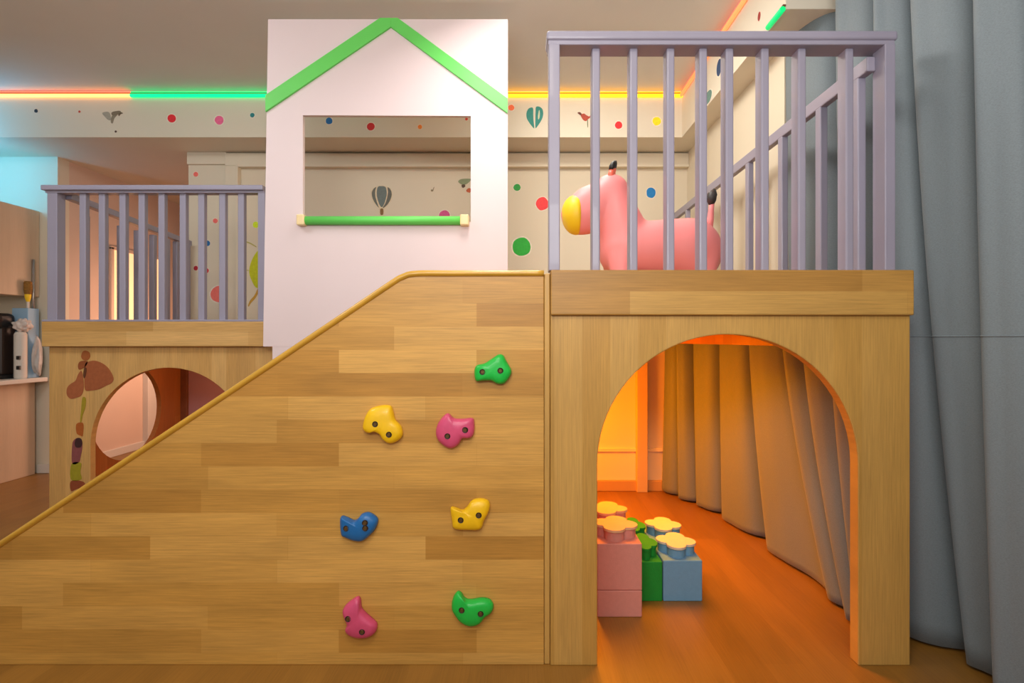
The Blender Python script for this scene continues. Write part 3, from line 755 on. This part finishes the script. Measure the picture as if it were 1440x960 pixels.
block('low pink foam block on the den floor under the taller pink one', pk0, pk1, 1.877, 2.24, 0.0, 0.0945, 'block_pink', 'lit_stud_peach', 0)
block('pink foam block with a peach-lit clover top resting on another pink block', pk0, pk1, 1.877, 2.24, 0.0955, 0.262, 'block_pink', 'lit_stud_peach', 2)
gx1 = fx(932, 1.99)
block('green foam block squeezed between the pink and blue blocks', pk1 + 0.006, gx1 - 0.001, 1.99, 2.37, 0.0, 0.150, 'block_green', 'block_green', 2)
block('light blue foam block with two palely lit clover tops on the den floor', gx1 + 0.002, gx1 + 0.150, 1.99, 2.36, 0.0, 0.155, 'block_blue', 'lit_stud_cream', 2)

# ================================================================ CURTAINS
def curtain(name, label, top, bot, ztop, zbot, ease=1.6, nv=40, k=10, hem=None):
    T = catmull(top, k); B = catmull(bot, k); b = new(); rows = []
    for j in range(nv + 1):
        v = j / nv; wgt = v ** ease; row = []
        for i, (p, q_) in enumerate(zip(T, B)):
            x = p[0] + (q_[0] - p[0]) * wgt; y = p[1] + (q_[1] - p[1]) * wgt
            zb_ = zbot + (hem(i / len(T)) if hem else 0)
            row.append(b.verts.new((x, y, ztop + (zb_ - ztop) * v)))
        rows.append(row)
    for j in range(nv):
        for i in range(len(T) - 1): b.faces.new((rows[j][i], rows[j][i + 1], rows[j + 1][i + 1], rows[j + 1][i]))
    o = build(name, b, 'curtain', None, smooth=True)
    md = o.modifiers.new('thick', 'SOLIDIFY'); md.thickness = 0.003; md.offset = 0
    tag(o, label, 'curtain')
    return o
def pleats(cr, dep, cap):
    """crests of the folds with a valley between each pair"""
    out = []
    for i, c in enumerate(cr):
        out.append(c)
        if i + 1 < len(cr):
            d = cr[i + 1]; m = max(c[0], d[0])
            for t, k in ((0.30, 0.05), (0.60, 0.30), (0.84, 1.0)): y = c[1] * (1 - t) + d[1] * t; out.append((min(cap if y > 2.46 or cap > 1.5 else 1.205, c[0] + (m - c[0]) * k + dep * k), y))
    return out
curtain('den_curtain', 'grey blue curtain hanging in folds inside the orange-lit den', 
    pleats([(.95, 3.42), (.985, 3.27), (1.06, 3.19), (1.11, 2.91), (1.12, 2.57), (1.13, 2.28), (1.13, 2.117), (1.12, 1.906), (1.10, 1.70)], 0.13, 1.34),
    pleats([(.93, 3.42), (.99, 3.25), (1.06, 3.13), (1.12, 2.90), (1.165, 2.47), (1.17, 1.99), (1.15, 1.85), (1.13, 1.75), (1.10, 1.67)], 0.13, 1.34), DECK - 0.061, 0.012, 1.5)
lc = curtain('long_curtain', 'tall grey blue curtain falling to the floor right of the platform',
    pleats([(1.215, 2.40), (1.235, 2.05), (1.235, 1.83), (1.255, 1.70), (1.27, 1.475), (1.29, 1.31), (1.31, 1.15), (1.34, 0.95)], 0.17, 1.75),
    pleats([(1.25, 2.38), (1.27, 2.02), (1.27, 1.80), (1.365, 1.60), (1.31, 1.445), (1.32, 1.28), (1.33, 1.12), (1.36, 0.92)], 0.16, 1.75), CEIL - 0.002, 0.012, 1.7)

# stitched seam round the long curtain at bed height
def seam(cur, z):
    off = cur.location; me = cur.data; rows = {}
    for v in me.vertices: rows.setdefault(round(v.co.z, 3), []).append(v.co + off)
    key = min(rows, key=lambda k: abs(k + off.z - z))
    b = new(); tube(b, [p + Vector((-0.0022, -0.0012, 0)) for p in rows[key]], 0.0022, 6); build('seam', b, 'curtain', cur)
seam(lc, 1.02)

# ================================================================ KITCHEN CORNER at the far left
CX, CT = -3.55, 0.712
kc = thing('wall_cabinet', (CX - 0.3, 3.0, 1.30), 'beige veneered wall cabinet at the far left edge', 'cabinet')
b = new(); box(b, -4.148, CX, 2.2, 3.895, 1.30, 1.935, 0.004); build('body', b, 'cabinet', kc)
bc = thing('base_cabinet', (CX - 0.3, 3.0, 0), 'pale base cabinet under the counter at the far left', 'cabinet')
b = new(); box(b, -4.148, CX, 2.2, 3.86, 0.0, 0.680, 0.004); build('body', b, 'cabinet', bc)
b = new(); box(b, -4.148, -3.455, 2.2, 3.86, 0.681, CT, 0.005); tag(build('countertop', b, 'white'), 'pale counter slab on the base cabinet at the far left', 'counter')
cm = thing('coffee_machine', (-3.64, 3.72, CT), 'black coffee machine on the counter at the left edge', 'coffee machine')
b = new(); box(b, -3.74, -3.575, 3.60, 3.755, CT, CT + 0.03, 0.008, 3); build('base', b, 'black', cm)
b = new(); box(b, -3.74, -3.585, 3.64, 3.755, CT + 0.025, CT + 0.38, 0.02, 3); build('body', b, plain('brown_black', '30231d', 0.4, 0.1, 10), cm)
b = new(); box(b, -3.74, -3.58, 3.61, 3.755, CT + 0.34, CT + 0.46, 0.035, 4); build('head', b, 'black', cm)
can = thing('canister', (-3.52, 3.715, CT), 'white canister with small dark squares beside the coffee machine', 'canister')
b = new(); lathe(b, -3.52, 3.715, [(0.033, CT), (0.036, CT + 0.01), (0.036, CT + 0.31), (0.030, CT + 0.325), (0.022, CT + 0.33)], 28); build('body', b, 'white', can)
for z in (CT + 0.135, CT + 0.065):
    b = new(); box(b, -3.515, -3.492, 3.676, 3.690, z, z + 0.026, 0.002); build('switch', b, 'black', can)
bxo = thing('card_box', (-3.57, 3.81, CT), 'light blue box standing behind the white canister', 'box')
b = new(); box(b, -3.63, -3.515, 3.765, 3.855, CT, CT + 0.500, 0.004); build('body', b, plain('blue_card', '9cc0dc', 0.6, 0.03, 10), bxo)
BX, BY = -3.5235, 3.775
BZ = CT + 0.501
br = thing('pastry_brush', (BX, BY, BZ), 'brush with brown bristles and a yellow ferrule standing on the blue box', 'brush')
b = new(); lathe(b, BX, BY, [(0.008, BZ), (0.009, BZ + 0.05)], 14); build('handle', b, 'white', br)
b = new(); lathe(b, BX, BY, [(0.010, BZ + 0.045), (0.018, BZ + 0.075), (0.019, BZ + 0.10)], 16); build('ferrule', b, 'yellow_toy', br)
b = new(); lathe(b, BX, BY, [(0.019, BZ + 0.098), (0.0245, BZ + 0.13), (0.024, BZ + 0.18), (0.019, BZ + 0.192)], 16); build('bristles', b, plain('brown_bristle', '8a6224', 0.8, 0.3, 90), br)
b = new(); tube(b, [(-3.540, 3.835, 1.02), (-3.540, 3.835, 1.57)], 0.0095, 12)
rod = tag(build('metal_rod', b, 'steel', None), 'upright metal rod fixed to the edge of the wall cabinet', 'rod')
def crumple(name, label, c, rad, mat, seed, stretch=(1, 1, 1)):
    s = new(); bmesh.ops.create_icosphere(s, subdivisions=4, radius=1)
    rnd = random.Random(seed); dirs = [(Vector((rnd.gauss(0, 1), rnd.gauss(0, 1), rnd.gauss(0, 1))).normalized(), rnd.uniform(2, 7), rnd.uniform(0, 6)) for _ in range(9)]
    for v in s.verts:
        k = 1 + sum(0.055 * math.sin(f * v.co.dot(d) * 2 + p) for d, f, p in dirs)
        v.co = Vector((c[0] + v.co.x * rad * k * stretch[0], c[1] + v.co.y * rad * k * stretch[1], c[2] + v.co.z * rad * k * stretch[2]))
    return tag(build(name, s, mat, None, smooth=True), label, 'bag')
crumple('crumpled_bag', 'crumpled pinkish bag draped over the top of the white canister', (-3.505, 3.715, CT + 0.375), 0.055, plain('pink_white_film', 'e2d4cc', 0.35, 0.1, 40), 3, (1.0, .7, .8))
crumple('crumpled_bag', 'crumpled grey plastic bag on the counter against the cabinet end', (-3.487, 3.81, CT + 0.145), 0.07, plain('grey_film', 'b9b7b4', 0.3, 0.1, 40), 8, (.38, .5, 1.85))
